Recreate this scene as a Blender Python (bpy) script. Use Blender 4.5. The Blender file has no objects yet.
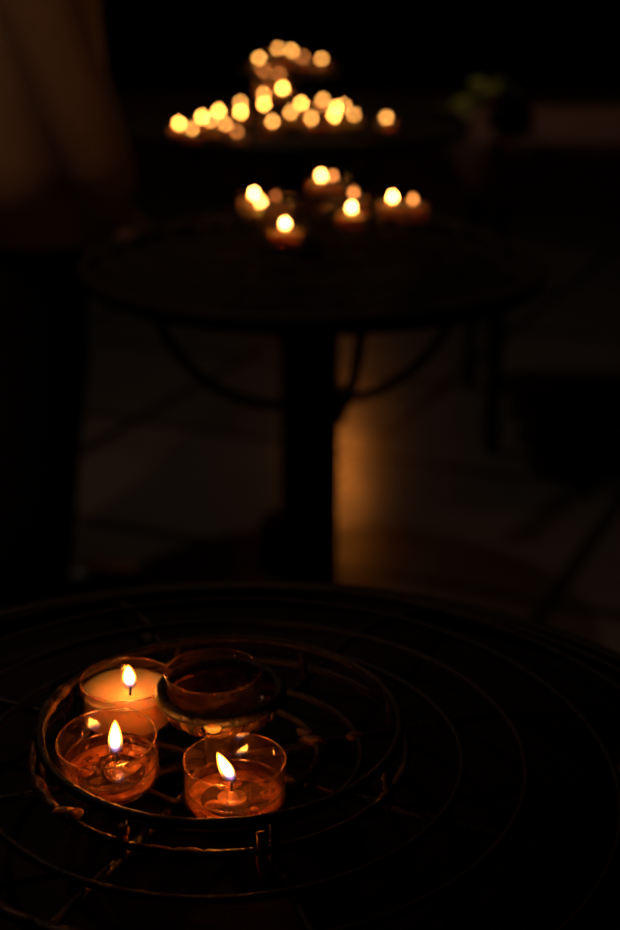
import bpy, bmesh, math, random
from mathutils import Vector, Matrix
random.seed(7)
S = bpy.context.scene
COL = S.collection
PI = math.pi

# ------------------------------------------------------------------ materials
def nt(name):
    m = bpy.data.materials.new(name); m.use_nodes = True
    t = m.node_tree; t.nodes.clear()
    out = t.nodes.new('ShaderNodeOutputMaterial')
    return m, t, out

def principled(name, col, rough=.5, metal=0., bump=0., scale=200., col2=None, sss=0., sss_scale=.01, spec=.5, emis=None, detail=4):
    m, t, out = nt(name)
    p = t.nodes.new('ShaderNodeBsdfPrincipled')
    p.inputs['Base Color'].default_value = (*col, 1)
    p.inputs['Roughness'].default_value = rough
    p.inputs['Metallic'].default_value = metal
    p.inputs['Specular IOR Level'].default_value = spec
    if sss:
        p.inputs['Subsurface Weight'].default_value = sss
        p.inputs['Subsurface Radius'].default_value = (1, .50, .22)
        p.inputs['Subsurface Scale'].default_value = sss_scale
    tc = t.nodes.new('ShaderNodeTexCoord')
    nz = t.nodes.new('ShaderNodeTexNoise'); nz.inputs['Scale'].default_value = scale; nz.inputs['Detail'].default_value = detail
    t.links.new(tc.outputs['Object'], nz.inputs['Vector'])
    if col2:
        r = t.nodes.new('ShaderNodeValToRGB')
        r.color_ramp.elements[0].position = .38; r.color_ramp.elements[1].position = .66
        r.color_ramp.elements[0].color = (*col, 1); r.color_ramp.elements[1].color = (*col2, 1)
        t.links.new(nz.outputs['Fac'], r.inputs['Fac']); t.links.new(r.outputs['Color'], p.inputs['Base Color'])
    if bump:
        b = t.nodes.new('ShaderNodeBump'); b.inputs['Strength'].default_value = bump; b.inputs['Distance'].default_value = .002
        t.links.new(nz.outputs['Fac'], b.inputs['Height']); t.links.new(b.outputs['Normal'], p.inputs['Normal'])
    t.links.new(p.outputs[0], out.inputs[0])
    return m

def clear(name, tint, ior, haze, hazecol, rough=.03, bump=0., scale=300.):
    """thin clear plastic or liquid wax: light passes straight through, edges reflect, a slight milky haze"""
    m, t, out = nt(name)
    tr = t.nodes.new('ShaderNodeBsdfTransparent'); tr.inputs[0].default_value = (*tint, 1)
    gl = t.nodes.new('ShaderNodeBsdfGlossy'); gl.inputs['Roughness'].default_value = rough
    fr = t.nodes.new('ShaderNodeFresnel'); fr.inputs[0].default_value = ior
    # both faces of the thin wall reflect alike: seen from inside the index is inverted
    ge = t.nodes.new('ShaderNodeNewGeometry'); im = t.nodes.new('ShaderNodeMapRange')
    im.inputs['To Min'].default_value = ior; im.inputs['To Max'].default_value = 1/ior
    t.links.new(ge.outputs['Backfacing'], im.inputs['Value']); t.links.new(im.outputs[0], fr.inputs[0])
    m1 = t.nodes.new('ShaderNodeMixShader')
    t.links.new(fr.outputs[0], m1.inputs[0]); t.links.new(tr.outputs[0], m1.inputs[1]); t.links.new(gl.outputs[0], m1.inputs[2])
    df = t.nodes.new('ShaderNodeBsdfDiffuse'); df.inputs[0].default_value = (*hazecol, 1)
    tl = t.nodes.new('ShaderNodeBsdfTranslucent'); tl.inputs[0].default_value = (*hazecol, 1)
    m2 = t.nodes.new('ShaderNodeMixShader'); m2.inputs[0].default_value = .6
    t.links.new(df.outputs[0], m2.inputs[1]); t.links.new(tl.outputs[0], m2.inputs[2])
    m3 = t.nodes.new('ShaderNodeMixShader')
    tc = t.nodes.new('ShaderNodeTexCoord')
    nz = t.nodes.new('ShaderNodeTexNoise'); nz.inputs['Scale'].default_value = scale; nz.inputs['Detail'].default_value = 3
    t.links.new(tc.outputs['Object'], nz.inputs['Vector'])
    mr = t.nodes.new('ShaderNodeMapRange'); mr.inputs['From Min'].default_value = .35; mr.inputs['From Max'].default_value = .7
    mr.inputs['To Min'].default_value = haze * .4; mr.inputs['To Max'].default_value = haze * 1.6
    t.links.new(nz.outputs['Fac'], mr.inputs['Value']); t.links.new(mr.outputs[0], m3.inputs[0])
    if bump:
        b = t.nodes.new('ShaderNodeBump'); b.inputs['Strength'].default_value = bump; b.inputs['Distance'].default_value = .002
        t.links.new(nz.outputs['Fac'], b.inputs['Height'])
        t.links.new(b.outputs['Normal'], gl.inputs['Normal']); t.links.new(b.outputs['Normal'], fr.inputs['Normal'])
    t.links.new(m1.outputs[0], m3.inputs[1]); t.links.new(m2.outputs[0], m3.inputs[2])
    t.links.new(m3.outputs[0], out.inputs[0])
    return m

def flame_mat(name, strength, tip=(1, .40, .075), mid=(1, .47, .12), blue=True, shell=1.):
    """glowing gas: blue and see-through near the wick, yellow above; z runs 0..1 over the flame (Generated)"""
    m, t, out = nt(name)
    tc = t.nodes.new('ShaderNodeTexCoord'); sp = t.nodes.new('ShaderNodeSeparateXYZ')
    t.links.new(tc.outputs['Generated'], sp.inputs[0])
    c = t.nodes.new('ShaderNodeValToRGB'); e = c.color_ramp.elements
    e[0].position = 0; e[0].color = (.06, .14, .7, 1) if blue else (*tip, 1)
    e[1].position = 1; e[1].color = (*tip, 1)
    k = e.new(.18); k.color = (.16, .16, .45, 1) if blue else (*tip, 1)
    k = e.new(.36); k.color = (1, .33, .06, 1)
    k = e.new(.6); k.color = (*mid, 1)
    s = t.nodes.new('ShaderNodeValToRGB'); f = s.color_ramp.elements
    f[0].position = 0; f[0].color = (.004, .004, .004, 1)
    f[1].position = 1; f[1].color = (.8, .8, .8, 1)
    k = f.new(.20); k.color = (.008, .008, .008, 1)
    k = f.new(.36); k.color = (.12, .12, .12, 1)
    k = f.new(.58); k.color = (1, 1, 1, 1)
    t.links.new(sp.outputs[2], c.inputs[0]); t.links.new(sp.outputs[2], s.inputs[0])
    mu = t.nodes.new('ShaderNodeMath'); mu.operation = 'MULTIPLY'; mu.inputs[1].default_value = strength
    t.links.new(s.outputs[0], mu.inputs[0])
    em = t.nodes.new('ShaderNodeEmission')
    t.links.new(c.outputs[0], em.inputs[0]); t.links.new(mu.outputs[0], em.inputs[1])
    tr = t.nodes.new('ShaderNodeBsdfTransparent'); ad = t.nodes.new('ShaderNodeMixShader')
    a = t.nodes.new('ShaderNodeMapRange'); a.inputs['From Min'].default_value = .0; a.inputs['From Max'].default_value = .45
    a.inputs['To Min'].default_value = .25*shell; a.inputs['To Max'].default_value = shell
    t.links.new(sp.outputs[2], a.inputs['Value']); t.links.new(a.outputs[0], ad.inputs[0])
    t.links.new(tr.outputs[0], ad.inputs[1]); t.links.new(em.outputs[0], ad.inputs[2])
    t.links.new(ad.outputs[0], out.inputs[0])
    return m

M = {}
M['iron'] = principled('iron', (.010, .007, .005), .52, 0, .6, 260, (.030, .017, .010), spec=.4)
M['tray'] = principled('sooty_tray', (.004, .003, .0025), .75, 0, .5, 120, (.010, .006, .004), spec=.15)
M['waxed'] = principled('waxed_iron', (.10, .04, .018), .38, 0, .9, 180, (.22, .09, .035))
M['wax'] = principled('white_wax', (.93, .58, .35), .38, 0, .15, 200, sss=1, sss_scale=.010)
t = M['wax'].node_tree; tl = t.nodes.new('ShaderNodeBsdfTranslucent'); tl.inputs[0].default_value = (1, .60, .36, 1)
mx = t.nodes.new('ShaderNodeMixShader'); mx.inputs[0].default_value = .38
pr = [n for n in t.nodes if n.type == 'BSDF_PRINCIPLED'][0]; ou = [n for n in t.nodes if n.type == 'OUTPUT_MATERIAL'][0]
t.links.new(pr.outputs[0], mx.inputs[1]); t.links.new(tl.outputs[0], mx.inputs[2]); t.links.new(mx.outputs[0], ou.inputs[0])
M['drip'] = principled('wax_drip', (.55, .30, .17), .35, 0, .5, 260, sss=.6, sss_scale=.004)
M['wick'] = principled('charred_wick', (.02, .012, .01), .9, 0, .4, 900)
M['tin'] = principled('tin', (.45, .28, .18), .35, .5, .1, 400)
M['cup'] = clear('clear_cup', (.97, .95, .93), 1.42, .020, (1, .44, .20), .04, .015, 40)
M['rim'] = clear('clear_rim', (.9, .86, .8), 1.8, .20, (1, .48, .22), .12)
M['oldcup'] = clear('sooty_cup', (.94, .89, .85), 1.5, .022, (.8, .34, .18), .04, .03, 60)
M['liquid'] = clear('melted_wax', (.95, .80, .66), 1.5, .03, (1, .40, .16), .03, .4, 130)
M['softwax_glow'] = clear('half_melted_wax_glow', (.75, .55, .4), 1.5, .55, (1, .46, .22), .1, .8, 190)  # soft wax lumps, plus a base ring standing in for caustic glow
M['residue'] = clear('wax_residue', (.75, .6, .5), 1.45, .35, (.40, .20, .11), .2, .6, 160)
M['dish'] = clear('amber_dish', (.62, .45, .33), 1.6, .34, (.62, .30, .15), .15, .7, 150)
M['amber'] = clear('amber_glass', (.85, .42, .2), 1.4, .06, (.9, .4, .15), .05)
M['flame'] = flame_mat('flame', 11, (1, .24, .018), (1, .27, .025), shell=.55)
M['flame_core'] = flame_mat('flame_core', 430, (1, .25, .026), (1, .28, .036))
M['flame_far'] = flame_mat('flame_far', 68, (1, .41, .065), (1, .41, .065), False)
M['flame_near'] = flame_mat('flame_bright', 75, (1, .42, .085), (1, .42, .085), False)
M['flame_mid'] = flame_mat('flame_soft', 27, (1, .42, .085), (1, .42, .085), False)
M['flame_low'] = flame_mat('flame_low', 9.5, (1, .30, .065), (1, .30, .065), False)
M['flame_dying'] = flame_mat('flame_dying', 2.6, (1, .24, .05), (1, .24, .05), False)
M['cloth'] = principled('tablecloth', (.24, .10, .06), .85, 0, .4, 60, (.30, .125, .075))
M['wood'] = principled('dark_wood', (.030, .018, .010), .5, 0, .3, 30, (.05, .028, .016))
M['plaster'] = principled('plaster', (.050, .043, .036), .9, 0, .4, 4, (.075, .062, .05))
M['leaf'] = principled('leaf', (.55, .62, .05), .6, 0, .2, 80, (.70, .74, .08))
M['stem'] = principled('stem', (.10, .09, .02), .6)
M['vase'] = principled('vase', (.03, .02, .018), .25)
M['skin'] = principled('skin', (.42, .25, .17), .55, 0, .1, 90)
M['shirt'] = principled('shirt', (.50, .33, .22), .9, 0, .5, 70, (.56, .37, .25))
M['trousers'] = principled('trousers', (.012, .011, .012), .9, 0, .3, 70)
M['hair'] = principled('hair', (.02, .012, .008), .6, 0, .8, 120)
M['shoe'] = principled('shoe', (.012, .010, .009), .4)
M['shade'] = principled('lamp_metal', (.02, .018, .016), .45, .5)

def floor_mat():
    m, t, out = nt('stone_tiles')
    p = t.nodes.new('ShaderNodeBsdfPrincipled')
    tc = t.nodes.new('ShaderNodeTexCoord'); mp = t.nodes.new('ShaderNodeMapping')
    mp.inputs['Rotation'].default_value = (0, 0, math.radians(24))
    br = t.nodes.new('ShaderNodeTexBrick'); br.offset = 0; br.squash = 1
    br.inputs['Scale'].default_value = 1; br.inputs['Brick Width'].default_value = .62; br.inputs['Row Height'].default_value = .62
    br.inputs['Mortar Size'].default_value = .018; br.inputs['Mortar Smooth'].default_value = .3
    br.inputs['Color1'].default_value = (.27, .225, .18, 1); br.inputs['Color2'].default_value = (.17, .15, .13, 1)
    br.inputs['Mortar'].default_value = (.035, .03, .025, 1)
    nz = t.nodes.new('ShaderNodeTexNoise'); nz.inputs['Scale'].default_value = 3.5; nz.inputs['Detail'].default_value = 6
    mx = t.nodes.new('ShaderNodeMixRGB'); mx.blend_type = 'MULTIPLY'; mx.inputs[0].default_value = .45
    t.links.new(tc.outputs['Object'], mp.inputs[0]); t.links.new(mp.outputs[0], br.inputs[0]); t.links.new(mp.outputs[0], nz.inputs[0])
    t.links.new(br.outputs[0], mx.inputs[1]); t.links.new(nz.outputs['Fac'], mx.inputs[2])
    t.links.new(mx.outputs[0], p.inputs['Base Color'])
    p.inputs['Roughness'].default_value = .18
    b = t.nodes.new('ShaderNodeBump'); b.inputs['Strength'].default_value = .17; b.inputs['Distance'].default_value = .012
    t.links.new(nz.outputs['Fac'], b.inputs['Height']); t.links.new(b.outputs[0], p.inputs['Normal'])
    t.links.new(p.outputs[0], out.inputs[0])
    return m
M['floor'] = floor_mat()

# ------------------------------------------------------------------ mesh helpers
def obj(name, bm, mat, parent=None, smooth=True, kind=None, label=None):
    me = bpy.data.meshes.new(name); bmesh.ops.recalc_face_normals(bm, faces=bm.faces[:]); bm.to_mesh(me); bm.free()
    if smooth:
        for f in me.polygons: f.use_smooth = True
    me.materials.append(M[mat] if isinstance(mat, str) else mat)
    o = bpy.data.objects.new(name, me); COL.objects.link(o)
    if parent: o.parent = parent
    if kind: o['kind'] = kind
    if label: o['label'] = label
    return o

def empty(name, loc, rz=0., rx=0., ry=0.):
    o = bpy.data.objects.new(name, None); o.empty_display_size = .02; COL.objects.link(o)
    o.location = loc; o.rotation_euler = (rx, ry, rz); return o

def tag(o, label, cat, group=None):
    o['label'] = label; o['category'] = cat
    if group: o['group'] = group
    return o

def box(bm, c, s, rot=0.):
    r = bmesh.ops.create_cube(bm, size=1)
    bmesh.ops.transform(bm, matrix=Matrix.Translation(c) @ Matrix.Rotation(rot, 4, 'Z') @ Matrix.Diagonal((*s, 1)), verts=r['verts'])
    return r['verts']

def bevel_all(bm, w):
    bmesh.ops.bevel(bm, geom=bm.edges[:], offset=w, segments=2, affect='EDGES', profile=.5)

def lathe(bm, prof, n=48, close=False, wob=0.):
    """revolve (r, z) pairs about Z; r = 0 ends close to a point"""
    rows = []
    for r, z in prof:
        if r <= 1e-6: rows.append([bm.verts.new((0, 0, z))]); continue
        rows.append([bm.verts.new((r * math.cos(2*PI*i/n) * (1 + wob*math.sin(3*2*PI*i/n)), r * math.sin(2*PI*i/n) * (1 + wob*math.sin(2*2*PI*i/n+1)), z)) for i in range(n)])
    pairs = list(zip(rows, rows[1:])) + ([(rows[-1], rows[0])] if close else [])
    for a, b in pairs:
        for i in range(n):
            j = (i+1) % n
            if len(a) == 1 and len(b) == 1: continue
            if len(a) == 1: bm.faces.new((a[0], b[j], b[i]))
            elif len(b) == 1: bm.faces.new((a[i], a[j], b[0]))
            else: bm.faces.new((a[i], a[j], b[j], b[i]))

def tube(bm, pts, rad, n=8, closed=False, flat=1.):
    pts = [Vector(p) for p in pts]; N = len(pts)
    if not isinstance(rad, (list, tuple)): rad = [rad] * N
    rows = []; up0 = None
    for i, p in enumerate(pts):
        if closed: d = pts[(i+1) % N] - pts[i-1]
        else: d = pts[min(i+1, N-1)] - pts[max(i-1, 0)]
        d.normalize()
        up = Vector((0, 0, 1)) if abs(d.z) < .9 else Vector((0, 1, 0))
        if up0 is not None and not closed:
            up = up0
        s = d.cross(up)
        if s.length < 1e-4: s = d.cross(Vector((1, 0, 0)))
        s.normalize(); u = s.cross(d); u.normalize(); up0 = u
        rows.append([bm.verts.new(p + (s*math.cos(2*PI*k/n) + u*math.sin(2*PI*k/n)*flat) * rad[i]) for k in range(n)])
    R = range(N) if closed else range(N-1)
    for i in R:
        a, b = rows[i], rows[(i+1) % N]
        for k in range(n):
            j = (k+1) % n; bm.faces.new((a[k], a[j], b[j], b[k]))
    if not closed:
        bm.faces.new(rows[0][::-1]); bm.faces.new(rows[-1])

def ring_pts(R, z, n, wob=0., a0=0., a1=2*PI, closed=True, seed=0):
    out = []; rnd = random.Random(seed); p1, p2 = rnd.uniform(0, 6), rnd.uniform(0, 6)
    m = n if closed else n - 1
    for i in range(n):
        a = a0 + (a1-a0)*i/m
        r = R * (1 + wob*math.sin(2*a+p1)); out.append((r*math.cos(a), r*math.sin(a), z + wob*.5*R*math.sin(3*a+p2)))
    return out

def blob(bm, c, s, seed=0, sub=3, amp=.18):
    rnd = random.Random(seed); ph = [rnd.uniform(0, 6) for _ in range(3)]
    r = bmesh.ops.create_icosphere(bm, subdivisions=sub, radius=1)
    for v in r['verts']:
        k = 1 + amp*(math.sin(3*v.co.x+ph[0]) * math.cos(2.6*v.co.y+ph[1]) + .6*math.sin(4*v.co.z+ph[2]))
        v.co = Vector((v.co.x*s[0]*k + c[0], v.co.y*s[1]*k + c[1], v.co.z*s[2]*k + c[2]))

# ------------------------------------------------------------------ setting
def plane_box(name, c, s, mat):
    bm = bmesh.new(); box(bm, c, s); return obj(name, bm, mat, smooth=False, kind='structure')
plane_box('floor', (0, 4.5, -.05), (8.4, 13.4, .1), 'floor')
plane_box('ceiling', (0, 4.5, 5.55), (8.4, 13.4, .1), 'plaster')
plane_box('wall_back', (0, 11.1, 2.75), (8.4, .2, 5.5), 'plaster')
plane_box('wall_front', (0, -2.1, 2.75), (8.4, .2, 5.5), 'plaster')
plane_box('wall_left', (-4.1, 4.5, 2.75), (.2, 13, 5.5), 'plaster')
plane_box('wall_right', (4.1, 4.5, 2.75), (.2, 13, 5.5), 'plaster')
plane_box('baseboard_back', (0, 10.975, .12), (8, .05, .24), 'wood')
plane_box('baseboard_left', (-3.975, 4.5, .12), (.05, 12.9, .24), 'wood')
plane_box('baseboard_right', (3.975, 4.5, .12), (.05, 12.9, .24), 'wood')

# ------------------------------------------------------------------ candle stands
def spoke_z(r, prof):
    for (r0, z0), (r1, z1) in zip(prof, prof[1:]):
        if r <= r1: return z0 + (z1-z0)*(r-r0)/(r1-r0)
    return prof[-1][1]

def stand_table(t, rings, prof, spokes, th0, rod=.0019, seg=120):
    for k, (R, z, w) in enumerate(rings):
        bm = bmesh.new(); tube(bm, ring_pts(R, z, seg, .004, seed=k), w, 10, True); obj('ring', bm, 'iron', t)
    for i in range(spokes):
        a = th0 + 2*PI*i/spokes; bm = bmesh.new()
        rr = [.008, .04, .08, .10, .13, .165, .21, prof[-1][0]]
        rr = [r for r in rr if r <= prof[-1][0]]
        tube(bm, [(r*math.cos(a), r*math.sin(a), spoke_z(r, prof) - .0040) for r in rr], rod, 8)
        obj('spoke', bm, 'iron', t)

def stand_base(t, top, half, foot, brackets=True, bz=.66, br=.19, th=0.):
    bm = bmesh.new(); box(bm, (0, 0, (top+.03)/2), (2*half, 2*half, top-.03)); bevel_all(bm, .004); obj('post', bm, 'iron', t)
    bm = bmesh.new(); box(bm, (0, 0, .0125), (2*foot, 2*foot, .025)); box(bm, (0, 0, .037), (foot*1.5, foot*1.5, .025)); bevel_all(bm, .004)
    obj('foot', bm, 'iron', t)
    if brackets:
        for i in range(4):
            a = th + PI/2*i; bm = bmesh.new(); pts = []
            for k in range(13):
                u = k/12; r = half + (br-half)*math.sin(u*PI/2); z = bz + (top-.006-bz)*(1-math.cos(u*PI/2))
                pts.append((r*math.cos(a), r*math.sin(a), z))
            tube(bm, pts, .0065, 8); obj('bracket', bm, 'iron', t)
        bm = bmesh.new(); box(bm, (0, 0, bz), (2*half+.016, 2*half+.016, .03)); bevel_all(bm, .003); obj('collar', bm, 'iron', t)

PROF = [(0, .8705), (.13, .8695), (.165, .862), (.21, .848), (.26, .826)]
LOW = [(.0405, .8702, .0016), (.0583, .8702, .0016), (.0775, .8735, .0018), (.100, .8700, .0017), (.126, .8690, .0017),
       (.165, .862, .0016), (.21, .848, .0016), (.235, .838, .0015), (.258, .828, .0022)]
TH0 = math.radians(-116.5)
def make_stand(loc, near):
    t = empty('candle_stand', loc)
    stand_table(t, LOW, PROF, 8, TH0)
    bm = bmesh.new(); tube(bm, ring_pts(.0745, .885, 160, .004), .0021, 12, True); obj('rail', bm, 'iron', t)
    for i in range(8):
        a = TH0 + PI/4*i; c, s = math.cos(a), math.sin(a); bm = bmesh.new()
        tube(bm, [(.0745*c, .0745*s, .884), (.0755*c, .0755*s, .875), (.0775*c, .0775*s, .862)], .0021, 8); obj('rail_support', bm, 'iron', t)
    # small raised socket in the middle: ring, dish and its stem
    bm = bmesh.new(); tube(bm, ring_pts(.0250, .8975, 72, .006), .0026, 10, True); bmesh.ops.translate(bm, verts=bm.verts[:], vec=(0, .003, 0)); obj('socket_ring', bm, 'iron', t)
    for i in range(4):
        a = TH0 + PI/2*i; c, s = math.cos(a), math.sin(a); bm = bmesh.new()
        tube(bm, [(.0250*c, .0250*s+.003, .8975), (.0243*c, .0243*s+.003, .891), (.013*c, .013*s+.003, .8868)], .0013, 6); obj('socket_arm', bm, 'iron', t)
    bm = bmesh.new(); lathe(bm, [(0, .8884), (.017, .8884), (.0222, .8892), (.0236, .8915), (.0242, .8955), (.0247, .8955), (.0242, .8910), (.0228, .8882), (.017, .8872), (0, .8872)], 48, wob=.015); bmesh.ops.translate(bm, verts=bm.verts[:], vec=(0, .003, 0))
    obj('drip_dish', bm, 'dish', t, label='amber wax-coated drip dish')
    bm = bmesh.new(); lathe(bm, [(0, .886), (.010, .886), (.007, .880), (.007, .868), (.012, .862), (.012, .838), (0, .838)], 24); obj('stem', bm, 'iron', t)
    bm = bmesh.new(); lathe(bm, [(0, .842), (.13, .840), (.20, .829), (.256, .816), (.262, .828), (.2655, .828), (.2605, .812), (.20, .8255), (.13, .8365), (0, .8385)], 120)
    obj('tray', bm, 'tray', t)
    stand_base(t, .838, .029, .11, True, .66, .19, math.radians(195))
    return t

front = make_stand((-.037, .548, 0), True)
tag(front, 'black iron ring-tiered candle stand in the foreground holding four clear cups', 'candle stand')
middle = front.copy(); COL.objects.link(middle); middle.location = (.004, 1.68, 0)
for ch in list(front.children):
    c = ch.copy(); COL.objects.link(c); c.parent = middle
tag(middle, 'black candle stand on a square post between the near stand and the far cluster', 'candle stand')

# wax drips stuck on the nearest stand
def drip(bmf, label=None, mat='drip'):
    bm = bmesh.new(); bmf(bm); o = obj('wax_drip', bm, mat, front, label=label); return o
def polar(R, deg, z): return (R*math.cos(math.radians(deg)), R*math.sin(math.radians(deg)), z)
def coat(R, z, a0, a1, w, seed, n=40, dz=0.):
    def f(bm):
        rnd = random.Random(seed); pts = ring_pts(R, z+dz, n, .004, math.radians(a0), math.radians(a1), False)
        rad = [max(.0006, w*(.9 + .20*math.sin(i*.55+seed)*math.sin(i*.23) + .12*rnd.uniform(-1, 1)) * math.sin(PI*min(1, (i+.8)/(n*.3)) * .5) * math.sin(PI*min(1, (n-i)/(n*.3)) * .5)) for i in range(n)]
        tube(bm, pts, rad, 9)
    return f
drip(coat(.0748, .8846, 142, 205, .0027, 1), 'amber wax running along the left of the rail', 'waxed')
drip(coat(.0778, .8735, 172, 226, .0027, 4), 'lumpy amber wax on the lower left ring', 'waxed')
drip(coat(.0776, .8733, 242, 285, .0023, 6, dz=.0004), None, 'waxed')
drip(coat(.0776, .8733, 318, 352, .0024, 8, dz=.0004), None, 'waxed')
drip(coat(.1262, .8690, 225, 262, .0026, 3), None, 'waxed')
drip(lambda bm: (blob(bm, polar(.0780, 245, .8765), (.0016, .0016, .0045), 3), blob(bm, polar(.0784, 245.6, .8802), (.0024, .0020, .0022), 5)), 'pale wax knob beside the front rail support')
drip(lambda bm: (blob(bm, polar(.0775, 222, .8750), (.0052, .0022, .0022), 8), blob(bm, polar(.0765, 226, .8765), (.003, .002, .0026), 9)), 'wing-shaped wax lump')
drip(lambda bm: tube(bm, [polar(.0765, 284.2, .881), polar(.0783, 284.4, .874), polar(.0780, 284.0, .868), polar(.0775, 284.8, .858)], [.0016, .0022, .0019, .0007], 8))
drip(lambda bm: blob(bm, polar(.0238, 266, .8958), (.0034, .0022, .0025), 2, amp=.1), 'pale wax bead on the middle socket ring', 'wax')
drip(lambda bm: (blob(bm, polar(.0385, 13, .8712), (.0052, .0030, .0012), 12, amp=.45), blob(bm, polar(.0375, 22, .8712), (.0034, .0026, .0011), 17, amp=.4)), None, 'waxed')
drip(lambda bm: blob(bm, polar(.0570, 12, .8712), (.0036, .0026, .0011), 15, amp=.4), None, 'waxed')

# far stand: three shelves
FC = (-.035, 2.82)
far = empty('candle_stand', (FC[0], FC[1], 0))
stand_table(far, [(.05, .8363, .0017), (.09, .8363, .0017), (.13, .8363, .0017), (.17, .8363, .0017), (.21, .8363, .0017), (.25, .8363, .0017), (.29, .8363, .0017), (.325, .838, .0035)], [(0, .8363), (.325, .8363)], 8, .2, seg=72)
for r in (.03, .06, .092):
    bm = bmesh.new(); tube(bm, ring_pts(r, .928, 60), .0018, 8, True); obj('ring', bm, 'iron', far)
for i in range(6):
    a = .4 + PI/3*i; bm = bmesh.new(); tube(bm, [(.008*math.cos(a), .008*math.sin(a), .925), (.095*math.cos(a), .095*math.sin(a), .925)], .0017, 6); obj('spoke', bm, 'iron', far)
for x, y in ((-.0477, 2.664), (-.0800, 2.667), (-.0542, 2.715)):
    x -= FC[0]; y -= FC[1]; bm = bmesh.new(); tube(bm, [(0, 0, .885), (x*.5, y*.5, .882), (x*.9, y*.9, .888), (x, y, .8935)], .0017, 6); obj('cup_arm', bm, 'iron', far)
    bm = bmesh.new(); lathe(bm, [(0, .893), (.014, .893), (.0155, .8955), (.0150, .8955), (.0138, .8948), (0, .8948)], 20); bmesh.ops.translate(bm, verts=bm.verts[:], vec=(x, y, 0)); obj('cup_plate', bm, 'iron', far)
bm = bmesh.new(); lathe(bm, [(0, .826), (.322, .826), (.3285, .838), (.331, .838), (.325, .822), (0, .822)], 80); obj('tray', bm, 'tray', far)
bm = bmesh.new(); lathe(bm, [(0, .93), (.010, .929), (.010, .83), (.02, .822), (.02, .815), (0, .815)], 20); obj('stem', bm, 'iron', far)
stand_base(far, .828, .024, .07, True, .64, .20, .5)
tag(far, 'black three-shelf candle stand farthest back under the crowded candle cluster', 'candle stand')

# ------------------------------------------------------------------ candles
def cup_bm(R=.020, H=.0195, th=.0005, n=64):
    bm = bmesh.new()
    lathe(bm, [(0, 0), (R*.93, 0), (R*.975, .0008), (R, .003), (R*1.0, H-.0006), (R+.0002, H-.0001), (R-.0002, H), (R-th-.0002, H-.0003), (R-th-.0001, .003), (R*.93, .0014), (0, .0012)], n)
    return bm
def rim_bm(R=.020, H=.0195, n=64):
    bm = bmesh.new(); tube(bm, ring_pts(R-.0002, H, n), .00042, 6, True); return bm
def flame_bm(w, h, lean=(0, 0), n=16, rows=14):
    """teardrop: round at the wick, long pointed tip"""
    bm = bmesh.new(); rr = []
    for i in range(rows+1):
        u = i/rows
        r = w/2 * (math.sin(PI*min(1, u**.78))**.66 if 0 < u < 1 else 0) * (1 - .18*u)
        cx = lean[0]*u**1.3; cy = lean[1]*u**1.3; z = h*u
        if r < 1e-7: rr.append([bm.verts.new((cx, cy, z))])
        else: rr.append([bm.verts.new((cx + r*math.cos(2*PI*k/n), cy + r*math.sin(2*PI*k/n), z)) for k in range(n)])
    for a, b in zip(rr, rr[1:]):
        for k in range(n):
            j = (k+1) % n
            if len(a) == 1: bm.faces.new((a[0], b[j], b[k]))
            elif len(b) == 1: bm.faces.new((a[k], a[j], b[0]))
            else: bm.faces.new((a[k], a[j], b[j], b[k]))
    return bm
def fill_bm(R, z0, z1, dip=0., n=48, men=.0006):
    bm = bmesh.new()
    lathe(bm, [(0, z0), (R*.96, z0), (R, z0+.001), (R, z1+men), (R*.955, z1), (R*.5, z1-dip), (0, z1-dip)], n); return bm

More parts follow.
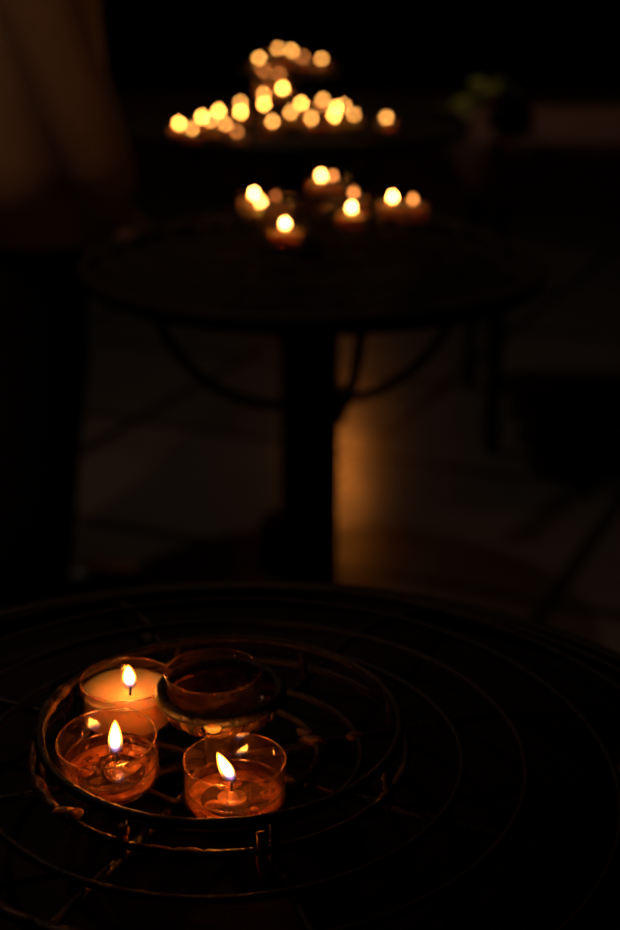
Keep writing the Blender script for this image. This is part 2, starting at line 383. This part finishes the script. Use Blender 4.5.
def tealight(loc, label, level, wax, wick_xy=(0, 0), wick_h=.004, flame=(.0050, .0135), lean=(0, 0), rot=(0, 0, 0), group=None, bubbles=0, seed=0):
    t = empty('tealight_candle', loc, rx=rot[0], ry=rot[1], rz=rot[2]); tag(t, label, 'candle', group)
    c = obj('cup', cup_bm(), 'cup', t); obj('rim', rim_bm(), 'rim', c)
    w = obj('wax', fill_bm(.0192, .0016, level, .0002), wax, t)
    wx, wy = wick_xy
    if wax == 'liquid':
        bm = bmesh.new(); lathe(bm, [(0, .0018), (.0056, .0018), (.0058, .0030), (.0050, .0026), (.0022, .0030), (.0016, .0056), (0, .0056)], 28)
        bmesh.ops.translate(bm, verts=bm.verts[:], vec=(wx, wy, .0004)); obj('wick_holder', bm, 'tin', t)
    if wax == 'liquid':
        bm = bmesh.new(); rnd = random.Random(seed)
        for _ in range(5):
            a, r = rnd.uniform(0, 2*PI), rnd.uniform(.008, .0145); blob(bm, (r*math.cos(a), r*math.sin(a), .0026), (rnd.uniform(.0022, .0045), rnd.uniform(.002, .004), rnd.uniform(.0008, .0018)), rnd.randint(0, 99), 3, .25)
        lathe(bm, [(.0135, .0016), (.0184, .0016), (.0188, .0030), (.0170, .0022), (.0138, .0019)], 48, close=True, wob=.01)  # pale ring added to imitate the orange caustic glow at the base
        obj('soft_wax_glow', bm, 'softwax_glow', w)
        bm = bmesh.new(); tube(bm, ring_pts(.0190, level+.0004, 64), .00042, 6, True); obj('meniscus', bm, 'rim', w)
    if bubbles:
        rnd = random.Random(seed); bm = bmesh.new()
        for _ in range(bubbles):
            a, r = rnd.uniform(0, 2*PI), .0165*math.sqrt(rnd.random()); q = rnd.uniform(.0004, .0011)
            v = bmesh.ops.create_icosphere(bm, subdivisions=2, radius=q)['verts']
            bmesh.ops.translate(bm, verts=v, vec=(r*math.cos(a), r*math.sin(a), level - q*.2))
        obj('bubble', bm, 'rim', w, kind='stuff')
    bm = bmesh.new(); tube(bm, [(wx, wy, level-.003), (wx+.0002, wy, level+wick_h*.6), (wx+lean[0]*.08+.0003, wy, level+wick_h)], [.0006, .0006, .0005], 8); obj('wick', bm, 'wick', t)
    bm = flame_bm(*flame, lean); bmesh.ops.translate(bm, verts=bm.verts[:], vec=(wx, wy, level+wick_h*.45)); fl = obj('flame', bm, 'flame', t)
    k = .68; bm = flame_bm(flame[0]*k, flame[1]*.80, (lean[0]*.88, lean[1]*.88)); bmesh.ops.translate(bm, verts=bm.verts[:], vec=(wx+lean[0]*.03, wy, level+wick_h*.45+flame[1]*.12)); obj('flame_core', bm, 'flame_core', fl)
    return t

tealight((-.0293, .5072, .8722), 'lit clear cup of melted wax with left-leaning flame, closest to the viewer', .0072, 'liquid', (-.0016, -.001), .0045, (.0062, .0145), (-.0052, .001), (0, 0, .3), bubbles=14, seed=4)
tealight((-.0798, .5230, .8735), 'tilted lit clear cup of bubbling melted wax, leftmost of the near cups', .0078, 'liquid', (.0028, .001), .0048, (.0062, .0160), (.0010, .002), (math.radians(6), math.radians(-3), 0), bubbles=46, seed=9)
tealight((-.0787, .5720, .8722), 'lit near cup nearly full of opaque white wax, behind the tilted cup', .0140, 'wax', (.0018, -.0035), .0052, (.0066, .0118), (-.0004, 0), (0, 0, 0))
e = empty('empty_candle_cup', (-.0397, .5477, .8892)); tag(e, 'unlit smoky clear cup with thin wax residue, raised in the central socket ring', 'candle cup')
c = obj('cup', cup_bm(.0198, .0195), 'oldcup', e); obj('rim', rim_bm(.0198, .0195), 'rim', c)
obj('wax_residue', fill_bm(.0190, .0014, .0072, .0016), 'residue', e)

# one source candle for the distant ones: glass cup, wax, wick and flame
def far_proto(tall):
    t = empty('tealight_candle', (0, 0, 0)); H = .0195 if not tall else .034
    c = obj('cup', cup_bm(.0165 if tall else .0178, H, n=24), 'amber' if tall else 'cup', t)
    obj('wax', fill_bm(.0157 if tall else .0170, .0016, H-.0070, 0, 24), 'wax', t)
    bm = bmesh.new(); tube(bm, [(0, 0, H-.011), (.0002, 0, H-.001)], .0006, 6); obj('wick', bm, 'wick', t)
    obj('flame', flame_bm(.0067, .0125, n=10, rows=9), 'flame_far', t).location = (0, 0, H-.001)
    return t
FLM = {5: (M['flame_near'], 1.15), 6: (M['flame_near'], 1.0), 4: (M['flame_far'], 1.0), 3: (M['flame_mid'], .98), 2: (M['flame_mid'], .86), 1: (M['flame_low'], .88), 0: (M['flame_dying'], .85)}
proto = far_proto(False)
# per brightness level the flame mesh gets its own material copy of the mesh
FM = {}
src_flame = [c for c in proto.children if c.name.startswith('flame')][0].data
for k, (mat, sc) in FLM.items():
    me = src_flame.copy(); me.materials.clear(); me.materials.append(mat); FM[k] = me
tall_proto_meshes = None
used = [False]
def place(x, y, zb, h, b, label, group):
    """h is the height of the flame above the shelf; taller ones burn in a taller glass"""
    if not used[0]: t = proto; used[0] = True; chs = list(proto.children)
    else:
        t = proto.copy(); COL.objects.link(t); chs = []
        for ch in proto.children:
            c = ch.copy(); COL.objects.link(c); c.parent = t; chs.append(c)
    t.location = (x, y, zb); t.rotation_euler = (0, 0, random.uniform(0, 6))
    tag(t, label, 'candle', group)
    dz = h - .020
    for c in chs:
        n = c.name.split('.')[0]
        if n == 'flame':
            c.data = FM[b]; s = FLM[b][1]; c.scale = (s, s, s); c.location = (0, 0, .0135 + dz)
        elif n == 'wick': c.location = (0, 0, dz)
        else: k = .32 if h > .055 else (.9 if zb == .896 else 1); c.scale = (k, k, 1 + dz/.0170)
    return t

MID = [
(-.0653, 1.7508, .872, .020, 6, 'lit candle at the left back of the middle stand, touching a lower flame'),
(-.0555, 1.6961, .872, .020, 6, 'lit candle at the left of the middle stand, lower of the overlapping pair'),
(-.0378, 1.6505, .872, .036, 0, 'barely glowing brown candle right of the left pair on the middle stand'),
(-.0263, 1.5712, .872, .020, 6, 'lit candle lowest and nearest on the middle stand, standing alone'),
(.0136, 1.8669, .872, .020, 5, 'biggest and highest bright flame on the middle stand'),
(.0272, 1.8331, .872, .028, 1, 'dim orange candle just right of the middle stand highest flame'),
(.0463, 1.6618, .872, .020, 6, 'bright candle below a dim pinkish one, centre right of the middle stand'),
(.0510, 1.7608, .872, .020, 1, 'dim pinkish candle above a bright one, centre right of the middle stand'),
(.0950, 1.7279, .872, .020, 6, 'bright candle at the right of the middle stand, beside a dim one'),
(.1164, 1.6946, .872, .024, 1, 'dim pinkish candle at the far right end of the middle stand')]
FAR = [
(-.2264, 2.6360, .838, .020, 4, 'bright candle at the far left end of the distant cluster'),
(-.1996, 2.5783, .838, .020, 2, 'pale orange candle second from the left end of the distant cluster'),
(-.1926, 2.7238, .838, .020, 4, 'bright yellow candle third from left in the distant cluster lower shelf'),
(-.1744, 2.6758, .838, .020, 3, 'candle overlapping the lower right of the third bright one at left'),
(-.1679, 2.8100, .838, .020, 4, 'bright candle above the pale and dim orange pair on the distant left'),
(-.1458, 2.6360, .838, .020, 2, 'pale orange candle left of the lowest dim brown one, distant shelf'),
(-.1218, 2.5411, .838, .020, 1, 'dim brownish candle, lowest of the whole distant cluster'),
(-.1334, 2.9414, .838, .020, 3, 'pale candle upper of a vertical pair, left part of distant shelf'),
(-.1269, 2.7923, .838, .020, 4, 'bright candle lower of a vertical pair, left part of distant shelf'),
(-.0785, 2.6090, .838, .072, 3, 'pale upper candle of the vertical pair left of the peak candle'),
(-.0772, 2.5700, .838, .060, 4, 'bright lower candle of the vertical pair left of the peak candle'),
(-.0652, 2.6624, .838, .020, 3, 'lone candle low below the peak one on the distant shelf'),
(-.0938, 2.8364, .930, .020, 3, 'yellow candle at the left end of the distant top shelf'),
(-.0800, 2.6670, .896, .048, 1, 'dim brown candle just under the left end of the top shelf'),
(-.0572, 2.7575, .930, .044, 2, 'orange tall candle, highest of the top shelf group'),
(-.0561, 2.8264, .930, .020, 3, 'yellow candle directly below the highest top shelf flame'),
(-.0542, 2.7150, .896, .038, 1, 'dim brown candle directly above the peak bright one'),
(-.0477, 2.6640, .896, .018, 4, 'bright candle at the peak of the distant lower row'),
(-.0343, 2.8933, .930, .028, 3, 'pale candle right of the highest one on the top shelf'),
(-.0130, 2.8669, .930, .020, 1, 'dim orange candle second from the right end of the top shelf'),
(.0212, 2.8324, .930, .020, 2, 'orange candle standing apart at the right end of the top shelf'),
(-.0166, 2.9253, .838, .020, 4, 'bright candle right of the peak, left of the centre right pair'),
(-.0351, 2.7554, .838, .024, 3, 'pale orange candle below left of the bright one right of peak'),
(.0021, 2.7030, .838, .020, 3, 'yellow candle low in the centre right of the distant shelf'),
(.0257, 2.9856, .838, .020, 3, 'pale yellow candle with a dim one showing behind it'),
(.0199, 2.9094, .838, .020, 1, 'dim orange candle mostly covered by a pale yellow one'),
(.0491, 2.8597, .838, .020, 4, 'bright upper candle of the overlapping pair on the right'),
(.0430, 2.7406, .838, .020, 4, 'bright lower candle of the overlapping pair on the right'),
(.0646, 2.9094, .838, .020, 2, 'pale orange candle just right above the bright overlapping pair'),
(.0791, 2.7663, .838, .020, 2, 'pale orange candle right of the bright pair, before the gap'),
(.1359, 2.7169, .838, .020, 3, 'lone yellow candle at the far right end, apart from the cluster')]
for x, y, z, h, b, l in MID: place(x, y, z, h, b, l, 'burning candles on the middle stand')
for x, y, z, h, b, l in FAR: place(x, y, z, h, b, l, 'burning candles on the farthest stand')

# ------------------------------------------------------------------ side table with cloth, vase with a leafy sprig
tb = empty('side_table', (.80, 3.62, 0)); tag(tb, 'dark wooden table at the right, mostly hidden by its reddish cloth', 'table')
bm = bmesh.new(); box(bm, (0, 0, .715), (.84, .62, .03)); bevel_all(bm, .004); obj('tabletop', bm, 'wood', tb, False)
bm = bmesh.new()
for sy in (-1, 1): box(bm, (0, sy*.26, .66), (.72, .02, .07))
for sx in (-1, 1): box(bm, (sx*.37, 0, .66), (.02, .50, .07))
obj('apron', bm, 'wood', tb, False)
for sx in (-1, 1):
    for sy in (-1, 1):
        bm = bmesh.new(); lathe(bm, [(0, 0), (.016, 0), (.024, .05), (.017, .12), (.026, .4), (.02, .56), (.03, .60), (.03, .70), (0, .70)], 20)
        bmesh.ops.translate(bm, verts=bm.verts[:], vec=(sx*.37, sy*.26, 0)); obj('leg', bm, 'wood', tb)
# cloth: top sheet with wavy overhang
bm = bmesh.new(); NX = 72; hx, hy = .428, .318
def cloth_ring(off, z, amp):
    out = []
    per = []
    for i in range(NX):
        u = i/NX*4
        s, f = int(u), u-int(u)
        if s == 0: p = (-hx + 2*hx*f, -hy, 0, -1)
        elif s == 1: p = (hx, -hy + 2*hy*f, 1, 0)
        elif s == 2: p = (hx - 2*hx*f, hy, 0, 1)
        else: p = (-hx, hy - 2*hy*f, -1, 0)
        w = off + amp*math.sin(i*1.35)
        out.append(bm.verts.new((p[0] + p[2]*w, p[1] + p[3]*w, z + (amp*.3*math.sin(i*.8) if amp else 0))))
    return out
rows = [cloth_ring(0, .7925, 0), cloth_ring(.006, .786, 0), cloth_ring(.010, .75, .003), cloth_ring(.014, .70, .008), cloth_ring(.017, .665, .012)]
bm.faces.new(rows[0])
for a, b in zip(rows, rows[1:]):
    for i in range(NX):
        j = (i+1) % NX; bm.faces.new((a[i], a[j], b[j], b[i]))
tc = obj('tablecloth', bm, 'cloth'); tc.location = (.80, 3.62, -.06); sm = tc.modifiers.new('s', 'SOLIDIFY'); sm.thickness = .002; sm.offset = 1
tag(tc, 'dull red cloth draped over the dark table at the right edge', 'tablecloth')
v = empty('vase', (.45, 3.42, .735)); tag(v, 'dark round vase on the left corner of the cloth-covered table', 'vase')
bm = bmesh.new(); lathe(bm, [(r, z*.55) for r, z in ((0, 0), (.032, 0), (.05, .03), (.055, .07), (.035, .12), (.022, .15), (.028, .17), (.025, .17), (.018, .15), (.03, .12), (.048, .07), (.043, .03), (0, .01))], 32); obj('body', bm, 'vase', v)
sp = empty('leafy_sprig', (.45, 3.42, .750)); tag(sp, 'yellow-green leafy sprig arching left out of the dark vase', 'plant sprig')
path = [(0, 0, 0), (.0, 0, .06), (-.003, 0, .085), (-.02, -.02, .105), (-.07, -.10, .095), (-.12, -.19, .072), (-.165, -.28, .048), (-.20, -.35, .030)]
bm = bmesh.new(); tube(bm, path, [.003, .003, .003, .0025, .0022, .002, .0016, .001], 8); obj('stem', bm, 'stem', sp)
rnd = random.Random(3)
def leaf_bm(L, W):
    bm = bmesh.new(); rows = []
    for i in range(7):
        u = i/6; w = W*math.sin(PI*u**.8)*.5 + .0004; z = .12*L*math.sin(PI*u) - .15*L*u*u
        rows.append([bm.verts.new((L*u, -w, z+.12*w)), bm.verts.new((L*u, 0, z-.10*w)), bm.verts.new((L*u, w, z+.12*w))])
    for a, b in zip(rows, rows[1:]):
        bm.faces.new((a[0], a[1], b[1], b[0])); bm.faces.new((a[1], a[2], b[2], b[1]))
    return bm
for i in range(36):
    u = 3 + (i/35)*3.95; k = int(u); f = u-k; k2 = min(k+1, 7)
    p = Vector(path[k]).lerp(Vector(path[k2]), f)
    o = obj('leaf', leaf_bm(rnd.uniform(.035, .052), rnd.uniform(.018, .026)), 'leaf', sp)
    o.location = p; o.rotation_euler = (rnd.uniform(-.6, .6), rnd.uniform(-.4, .7), math.radians(215) + rnd.uniform(-1.3, 1.3))
    s = o.modifiers.new('s', 'SOLIDIFY'); s.thickness = .0006

# ------------------------------------------------------------------ added fill pendants and the wall lantern (all out of frame)
def pendant(loc, label, power, color):
    hl = empty('fill_pendant', loc); tag(hl, label, 'lamp')
    bm = bmesh.new(); lathe(bm, [(.02, .26), (.05, .24), (.11, .10), (.135, 0), (.132, 0), (.107, .10), (.047, .236), (.02, .25)], 40, close=True); obj('fill_shade', bm, 'shade', hl)
    bm = bmesh.new(); tube(bm, [(0, 0, .22), (0, 0, 5.5-loc[2])], .004, 8); obj('cord', bm, 'shade', hl)
    bm = bmesh.new(); lathe(bm, [(0, .25), (.021, .25), (.021, .19), (.013, .18), (0, .18)], 20); obj('socket', bm, 'shade', hl)
    point('fill_bulb', (0, 0, .14), power, color, .03, hl)
def point(name, loc, power, color, rad, parent=None):
    l = bpy.data.lights.new(name, 'POINT'); l.energy = power; l.color = color; l.shadow_soft_size = rad
    o = bpy.data.objects.new(name, l); COL.objects.link(o); o.location = loc
    if parent: o.parent = parent
    return o
pendant((-.25, 3.75, 2.75), 'added unseen fill lamp in a dark conical shade over the aisle behind the stands', 9, (1, .80, .62))  # added lamp, out of view, that brightens the floor
pendant((-.86, 1.62, 2.2), 'added unseen fill lamp in a dark conical shade near the standing person', 8.5, (1, .54, .31))  # added lamp, out of view, that fills the shirt and sleeve
wl = empty('wall_lantern', (.26, 10.99, 2.80)); tag(wl, 'amber wall lantern high on the far wall', 'lamp')
bm = bmesh.new(); box(bm, (0, -.01, .1), (.10, .02, .30)); bevel_all(bm, .004); obj('backplate', bm, 'shade', wl)
bm = bmesh.new(); lathe(bm, [(0, .26), (.03, .24), (.085, .2), (.085, .19), (0, .19)], 24); bmesh.ops.translate(bm, verts=bm.verts[:], vec=(0, -.12, 0)); obj('cap', bm, 'shade', wl)
m, t, out = nt('amber_lamp_glow'); em = t.nodes.new('ShaderNodeEmission'); em.inputs[0].default_value = (1, .27, .035, 1); em.inputs[1].default_value = 30; t.links.new(em.outputs[0], out.inputs[0]); M['glow'] = m
bm = bmesh.new(); lathe(bm, [(0, 0), (.05, .01), (.072, .08), (.07, .16), (.04, .19), (0, .19)], 28); bmesh.ops.translate(bm, verts=bm.verts[:], vec=(0, -.12, 0)); obj('lamp_globe', bm, 'glow', wl)

# ------------------------------------------------------------------ the person at the left
def skin(name, verts, edges, radii, mat, parent, sub=2, root=0):
    me = bpy.data.meshes.new(name); me.from_pydata(verts, edges, []); me.update()
    o = bpy.data.objects.new(name, me); COL.objects.link(o); o.parent = parent
    me.materials.append(M[mat])
    o.modifiers.new('skin', 'SKIN').use_smooth_shade = True
    for i, r in enumerate(radii):
        sv = me.skin_vertices[0].data[i]; sv.radius = r if isinstance(r, tuple) else (r, r); sv.use_root = (i == root)
    s = o.modifiers.new('sub', 'SUBSURF'); s.levels = sub; s.render_levels = sub
    return o
class Sk:
    def __init__(s): s.v = []; s.e = []; s.r = []
    def chain(s, start, pts):
        k = start
        for p, r in pts:
            s.v.append(p); s.r.append(r)
            if k is not None: s.e.append((k, len(s.v)-1))
            k = len(s.v)-1
        return k
pe = empty('person', (-.465, 2.40, 0), rz=math.radians(6))
tag(pe, 'person in a pale long-sleeved shirt standing at left, forearm hanging beside the candles', 'person')
# body faces +X, the near (right) side is -Y
b = Sk(); pel = b.chain(None, [((0, 0, .95), .115)])
ch = b.chain(pel, [((-.01, 0, 1.10), .105), ((-.01, 0, 1.24), .115), ((-.015, 0, 1.37), .10)]); nk = b.chain(ch, [((-.005, 0, 1.46), .055), ((.01, 0, 1.53), .052), ((.025, 0, 1.60), .075), ((.03, 0, 1.67), .085), ((.02, 0, 1.72), .055)])
hands = []
for s in (-1, 1):
    w = (.155, s*.225, .80) if s < 0 else (.10, .24, .82)
    el = (.065, s*.225, 1.075) if s < 0 else (.0, .235, 1.09)
    k = b.chain(ch, [((-.01, s*.13, 1.39), .062), ((-.005, s*.185, 1.35), .050), ((.03, s*.21, 1.21), .043), (el, .037),
                     (tuple(.5*(a+c) for a, c in zip(el, w)), .034), (w, .024)])
    d = (Vector(w) - Vector(el)).normalized()
    palm = Vector(w) + d*.05
    k2 = b.chain(k, [(tuple(Vector(w) + d*.022), (.026, .020)), (tuple(palm), (.034, .016)), (tuple(palm + d*.028), (.034, .013))])
    for fi, (dx, L) in enumerate(((.026, .066), (.009, .074), (-.009, .070), (-.025, .056))):
        base = palm + d*.030 + Vector((dx, 0, 0))
        b.chain(k2, [(tuple(base), .0095), (tuple(base + d*L*.5), .0085), (tuple(base + d*L*.85 + Vector((.0, -s*.010, 0))), .0075), (tuple(base + d*L + Vector((0, -s*.020, 0))), .006)])
    th = Vector(w) + d*.028
    b.chain(k2-2+1 if False else k2-1, [(tuple(th + Vector((.032, -s*.006, 0)) + d*.012), .0115), (tuple(th + Vector((.044, -s*.012, 0)) + d*.036), .010), (tuple(th + Vector((.046, -s*.018, 0)) + d*.058), .008)])
    k = b.chain(pel, [((.0, s*.095, .86), .095), ((.015, s*.10, .68), .075), ((.02, s*.105, .50), .056), ((.0, s*.11, .34), .052), ((-.02, s*.115, .10), .036), ((.02, s*.12, .045), .036), ((.13, s*.125, .035), .030)])
skin('body', b.v, b.e, b.r, 'skin', pe)
# face details
def part_blob(name, mat, c, s_, seed=1, amp=.03, parent=pe, sub=3):
    bm = bmesh.new(); blob(bm, c, s_, seed, sub, amp); return obj(name, bm, mat, parent)
part_blob('nose', 'skin', (.122, 0, 1.635), (.016, .012, .024)); part_blob('mouth', 'cloth', (.108, 0, 1.592), (.008, .024, .007))
for s in (-1, 1):
    part_blob('ear', 'skin', (.02, s*.083, 1.64), (.018, .009, .03)); part_blob('eye', 'vase', (.106, s*.03, 1.662), (.009, .012, .008))
bm = bmesh.new(); blob(bm, (.012, 0, 1.685), (.108, .097, .095), 5, 4, .03)
for vv in list(bm.verts):
    if vv.co.x > .045 and vv.co.z < 1.70: vv.co.x = .045 + (vv.co.x-.045)*.1
obj('hair', bm, 'hair', pe)
# shirt: trunk and sleeves, ending at neckline, cuffs and a low hem
s0 = Sk()
bm = bmesh.new()
def ell_rows(bm, secs, n=40, fold=.0):
    rows = []
    for (cx, cy, z, rx, ry, fo) in secs:
        rows.append([bm.verts.new((cx + (rx + fo*math.sin(5*2*PI*i/n))*math.cos(2*PI*i/n), cy + (ry + fo*math.sin(4*2*PI*i/n+1))*math.sin(2*PI*i/n), z + fo*.6*math.sin(3*2*PI*i/n))) for i in range(n)])
    for a, c in zip(rows, rows[1:]):
        for i in range(n):
            j = (i+1) % n; bm.faces.new((a[i], a[j], c[j], c[i]))
    return rows
ell_rows(bm, [(-.0, 0, 1.475, .062, .072, 0), (-.01, 0, 1.45, .085, .11, 0), (-.012, 0, 1.415, .112, .178, 0), (-.012, 0, 1.36, .128, .198, .002), (-.01, 0, 1.25, .136, .19, .004), (0, 0, 1.10, .133, .175, .006), (0, 0, .97, .138, .185, .007), (.005, 0, .85, .142, .190, .009), (.01, 0, .725, .145, .195, .011)])
def sleeve(bm, pts):
    tube(bm, [p for p, _ in pts], [r for _, r in pts], 20)
for s in (-1, 1):
    w = (.150, s*.225, .815) if s < 0 else (.097, .24, .835)
    el = (.065, s*.225, 1.075) if s < 0 else (.0, .235, 1.09)
    sleeve(bm, [((-.01, s*.12, 1.385), .066), ((-.005, s*.185, 1.36), .066), ((.025, s*.215, 1.23), .059), (el, .054), (tuple(.5*(a+c) for a, c in zip(el, w)), .052), (tuple(.15*a+.85*c for a, c in zip(el, w)), .047), (w, .036)])
sh = obj('shirt', bm, 'shirt', pe); sm = sh.modifiers.new('s', 'SOLIDIFY'); sm.thickness = .003; sm.offset = 1
bm = bmesh.new()
for s in (-1, 1):
    tube(bm, [(0, s*.075, .98), (.0, s*.092, .84), (.015, s*.10, .66), (.02, s*.105, .48), (.0, s*.11, .30), (-.018, s*.115, .075)], [.105, .103, .088, .074, .068, .060], 24)
obj('trousers', bm, 'trousers', pe)
for s in (-1, 1):
    bm = bmesh.new(); v0 = box(bm, (.045, s*.12, .045), (.28, .10, .085)); bmesh.ops.bevel(bm, geom=bm.edges[:], offset=.03, segments=4, affect='EDGES', profile=.5)
    for vv in bm.verts:
        if vv.co.x > .08 and vv.co.z > .05: vv.co.z -= (vv.co.x-.08)*.3
    obj('shoe', bm, 'shoe', pe)

# ------------------------------------------------------------------ camera, world, view
cam = bpy.data.cameras.new('camera'); co = bpy.data.objects.new('camera', cam); COL.objects.link(co); S.camera = co
co.location = (0, 0, 1.2); co.rotation_euler = (math.radians(90-20.2), 0, 0)
cam.sensor_fit = 'VERTICAL'; cam.sensor_height = 31.0; cam.sensor_width = 31.0*620/930; cam.lens = 50; cam.clip_start = .02
cam.dof.use_dof = True; cam.dof.focus_distance = .588; cam.dof.aperture_fstop = 6.0
w = bpy.data.worlds.new('world'); S.world = w; w.use_nodes = True
w.node_tree.nodes['Background'].inputs[0].default_value = (.6, .5, .4, 1); w.node_tree.nodes['Background'].inputs[1].default_value = .0
S.view_settings.view_transform = 'Standard'; S.view_settings.look = 'None'; S.view_settings.exposure = 0; S.view_settings.gamma = 1
S.view_settings.use_curve_mapping = False
S.cycles.use_denoising = True; S.cycles.use_light_tree = True; S.cycles.use_adaptive_sampling = False
S.cycles.transparent_max_bounces = 24; S.cycles.max_bounces = 8; S.cycles.sample_clamp_indirect = 6
